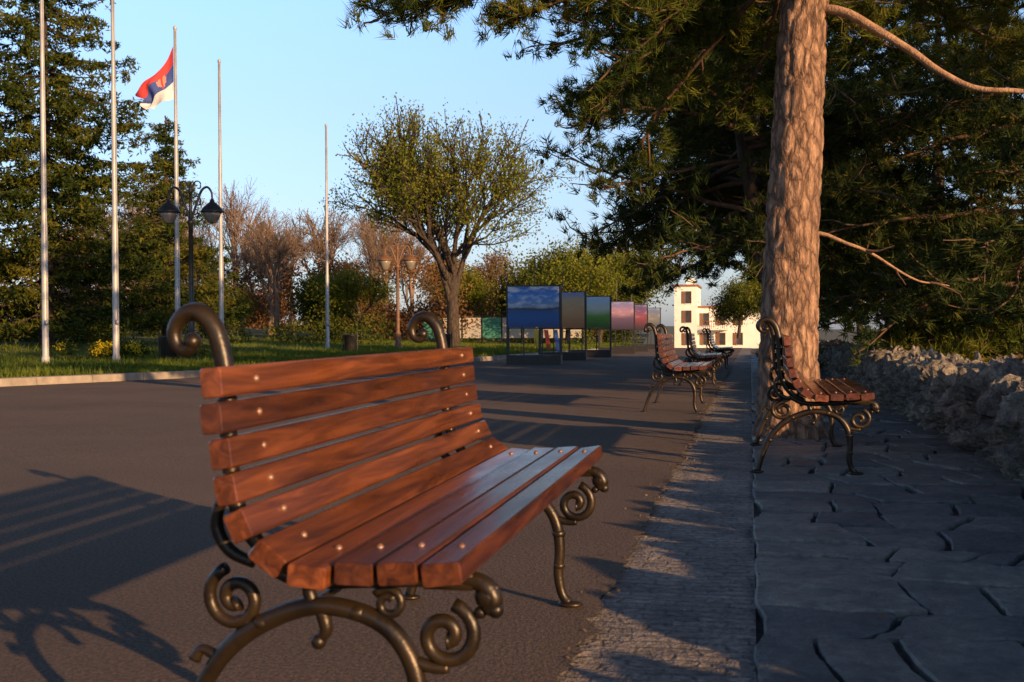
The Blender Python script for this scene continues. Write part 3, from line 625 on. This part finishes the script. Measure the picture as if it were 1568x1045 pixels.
# ------------------------------------------------------------ photo exhibition panels
def picture(name,stops,z0,z1,nscale=2.5,amt=.35,clo=(.8,.8,.82)):
    m,nt,b,o=newmat(name);t=nt.nodes.new('ShaderNodeTexCoord');sx=nt.nodes.new('ShaderNodeSeparateXYZ');nt.links.new(t.outputs['Object'],sx.inputs[0])
    mr=nt.nodes.new('ShaderNodeMapRange');nt.links.new(sx.outputs[2],mr.inputs[0]);mr.inputs[1].default_value=z0;mr.inputs[2].default_value=z1
    mp=nt.nodes.new('ShaderNodeMapping');mp.inputs['Scale'].default_value=(1,1,2.6);nt.links.new(t.outputs['Object'],mp.inputs[0])
    n=tex(nt,'ShaderNodeTexNoise',nscale,mp.outputs[0],6)
    ad=nt.nodes.new('ShaderNodeMath');ad.operation='MULTIPLY_ADD';nt.links.new(n.outputs[0],ad.inputs[0]);ad.inputs[1].default_value=.14;nt.links.new(mr.outputs[0],ad.inputs[2])
    sb=nt.nodes.new('ShaderNodeMath');sb.operation='SUBTRACT';nt.links.new(ad.outputs[0],sb.inputs[0]);sb.inputs[1].default_value=.07
    r=ramp(nt,stops);nt.links.new(sb.outputs[0],r.inputs[0])
    rc=ramp(nt,[(.45,(0,0,0)),(.6,(1,1,1))]);nt.links.new(n.outputs[0],rc.inputs[0])
    up=nt.nodes.new('ShaderNodeMath');up.operation='MULTIPLY';nt.links.new(rc.outputs[0],up.inputs[0])
    st=nt.nodes.new('ShaderNodeMapRange');nt.links.new(mr.outputs[0],st.inputs[0]);st.inputs[1].default_value=.45;st.inputs[2].default_value=.58;st.inputs[4].default_value=amt;nt.links.new(st.outputs[0],up.inputs[1])
    nt.links.new(mix(nt,r.outputs[0],clo,up.outputs[0]),b.inputs['Base Color']);b.inputs['Roughness'].default_value=.45;return m
pics=[[(0,(.01,.06,.22)),(.25,(.012,.11,.36)),(.42,(.015,.09,.26)),(.46,(.02,.02,.02)),(.5,(.25,.32,.45)),(.7,(.06,.26,.68)),(1,(.03,.15,.55))],
      [(0,(.5,.2,.07)),(.4,(.7,.36,.14)),(.8,(.62,.42,.22)),(1,(.14,.28,.65))],
      [(0,(.04,.10,.02)),(.4,(.12,.32,.04)),(.6,(.55,.6,.5)),(1,(.4,.6,.85))],
      [(0,(.03,.025,.05)),(.4,(.09,.06,.12)),(.6,(.3,.17,.25)),(1,(.10,.13,.34))],
      [(0,(.02,.02,.03)),(.5,(.2,.05,.08)),(1,(.06,.06,.2))],[(0,(.03,.06,.1)),(.5,(.15,.15,.15)),(1,(.1,.15,.3))]]
for i,(y,x) in enumerate([(28.2,-5.32),(32.7,-5.33),(36.8,-5.1),(43,-4.95),(48,-4.9),(55,-4.9)]):
    g=gz(x,y);mb=MB();w=.69;h=1.98
    mb.box((-w,-.16,0),(w,.16,.24),0)
    for sx in (-w+.02,w-.02):
        mb.box((sx-.02,-.12,.24),(sx+.02,-.08,h+.02),0);mb.box((sx-.02,.08,.24),(sx+.02,.12,h+.02),0)
        mb.box((sx-.015,-.08,h-.03),(sx+.015,.08,h),0)
    for sx in (-.25,.22): mb.box((sx-.015,-.115,.24),(sx+.015,-.085,.93),0)
    mb.box((-w+.04,-.115,h-.02),(w-.04,-.085,h+.01),0);mb.box((-w+.04,-.115,.90),(w-.04,-.085,.93),0)
    mb.box((-w+.045,-.135,.935),(w-.045,-.065,h-.03),1)
    mb.tube([(0,.1,h),(0,.12,h+.75)],.012,5,0)
    obj('photo_exhibition_panel',mb.mesh('photo_exhibition_panel',[M_black,picture('print_%d'%i,pics[i],.93,1.95,2.4,.85 if i==0 else .15)]),(x,y,g),rot=(0,0,.04))
mb=MB()
for k in range(9):
    x=-17.5+k*1.1;mb.box((x-.03,60,-.3),(x+.03,60.06,1.35),0)
    if k<8: mb.box((x+.05,60.01,.1),(x+1.05,60.05,1.2),1 if k not in(0,3) else 2)
mb.box((-17.5,59.99,1.25),(-8.7,60.07,1.32),0)
obj('panel_fence',mb.mesh('panel_fence',[M_black,flat('pale_panel',(.42,.40,.36)),flat('teal_panel',(.05,.22,.16))]))
mb=MB();cs=[flat('slide_yellow',(.5,.36,.03)),flat('slide_red',(.45,.07,.03)),flat('slide_blue',(.06,.12,.3))]
for i in range(3):
    x=i*.5;V=[(x,0,1.3),(x+.22,0,1.3),(x+.55,-1.2,.5),(x+.33,-1.2,.5),(x+.7,-1.9,.15),(x+.48,-1.9,.15)]
    V+= [(a,b,c-.06) for a,b,c in V];mb.add(V,[(0,1,2,3),(3,2,4,5),(6,9,8,7),(9,11,10,8),(0,3,9,6),(1,7,8,2),(3,5,11,9),(2,8,10,4),(4,10,11,5)],i)
for x in (0,1.4): mb.tube([(x,0,0),(x,0,1.9)],.04,6,0)
mb.tube([(0,0,1.9),(1.4,0,1.9)],.04,6,1)
obj('playground_slide',mb.mesh('playground_slide',cs),(-7.9,42,gz(0,42)),scale=(.7,.7,.7))
# ------------------------------------------------------------ white house
mb=MB()
def facade(x0,x1,yf,z0,z1,depth,cols,rows_):
    mb.box((x0,yf,z0),(x1,yf+depth,z1),0);mb.box((x0-.12,yf-.12,z1),(x1+.12,yf+depth,z1+.18),3)
    for c in cols:
        for rz in rows_:
            mb.box((c-.26,yf-.02,rz),(c+.26,yf-.004,rz+1.15),1)
            mb.box((c-.34,yf-.05,rz-.08),(c+.34,yf-.0,rz-.003),0)
            for k in (-.29,.25): mb.box((c+k,yf-.05,rz),(c+k+.04,yf-.021,rz+1.15),2)
            mb.box((c-.60,yf-.06,rz),(c-.35,yf-.02,rz+1.15),2)
facade(-7.0,-4.9,108,-2.6,4.3,8,[-5.7],[-1.2,.9,2.7])
facade(-4.89,1.5,109,-2.6,2.3,8,[-4.1,-2.6,-1.0],[-1.2,.65])
mb.box((-4.4,107.6,.2),(-2.0,108.98,.32),0)
for k in range(12): mb.box((-4.38+k*.2,107.65,.32),(-4.34+k*.2,107.69,1.0),2)
mb.box((-4.4,107.63,1.0),(-2.0,107.7,1.06),2)
mb.box((-6.,110,4.48),(-5.2,111,5.1),0)
obj('white_house',mb.mesh('white_house',[M_white,M_glass,M_shut,M_roof]))
# ------------------------------------------------------------ light, sky, camera
el=math.radians(12);h=Vector((.77,-.64,0)).normalized();sd=Vector((h.x*math.cos(el),h.y*math.cos(el),math.sin(el)))
sl=bpy.data.lights.new('sun','SUN');sl.energy=8.5;sl.angle=math.radians(.5);sl.color=(1,.59,.27)
so=bpy.data.objects.new('sun',sl);scene.collection.objects.link(so);so.rotation_euler=(-sd).to_track_quat('-Z','Y').to_euler();so.location=(20,-20,15)
w=bpy.data.worlds.new('World');scene.world=w;w.use_nodes=True;nt=w.node_tree
sk=nt.nodes.new('ShaderNodeTexSky');sk.sky_type='NISHITA';sk.sun_disc=False;sk.sun_elevation=el;sk.sun_rotation=math.atan2(h.x,h.y)
sk.air_density=1.0;sk.dust_density=.6;sk.ozone_density=1.5
tc=nt.nodes.new('ShaderNodeTexCoord');sx=nt.nodes.new('ShaderNodeSeparateXYZ');nt.links.new(tc.outputs['Generated'],sx.inputs[0])
# painted gradient over the sky: brightens the low part, dims the zenith
rp=ramp(nt,[(0,(.20,.23,.42)),(.08,(.26,.275,.38)),(.19,(.36,.365,.43)),(.30,(.46,.50,.59)),(.5,(.20,.22,.27)),(.9,(.10,.11,.14))]);nt.links.new(sx.outputs[2],rp.inputs[0])
g4=nt.nodes.new('ShaderNodeVectorMath');g4.operation='SCALE';g4.inputs['Scale'].default_value=3.6;nt.links.new(rp.outputs[0],g4.inputs[0])
bg=nt.nodes['Background'];bg.inputs[1].default_value=.15;nt.links.new(mix(nt,sk.outputs[0],g4.outputs[0],1.,'MULTIPLY'),bg.inputs[0])
cd=bpy.data.cameras.new('camera');co=bpy.data.objects.new('camera',cd);scene.collection.objects.link(co);scene.camera=co
cd.sensor_width=36;cd.lens=36*1750/1568;cd.clip_end=4000;cd.clip_start=.05
co.matrix_world=Matrix.Translation((0,0,.83))@Matrix.Rotation(math.radians(11.8),4,'Z')@Matrix.Rotation(math.radians(90-.83),4,'X')@Matrix.Rotation(math.radians(-.3),4,'Z')
cd.dof.use_dof=True;cd.dof.focus_distance=9;cd.dof.aperture_fstop=8
scene.view_settings.view_transform='Standard';scene.view_settings.look='None';scene.view_settings.exposure=0
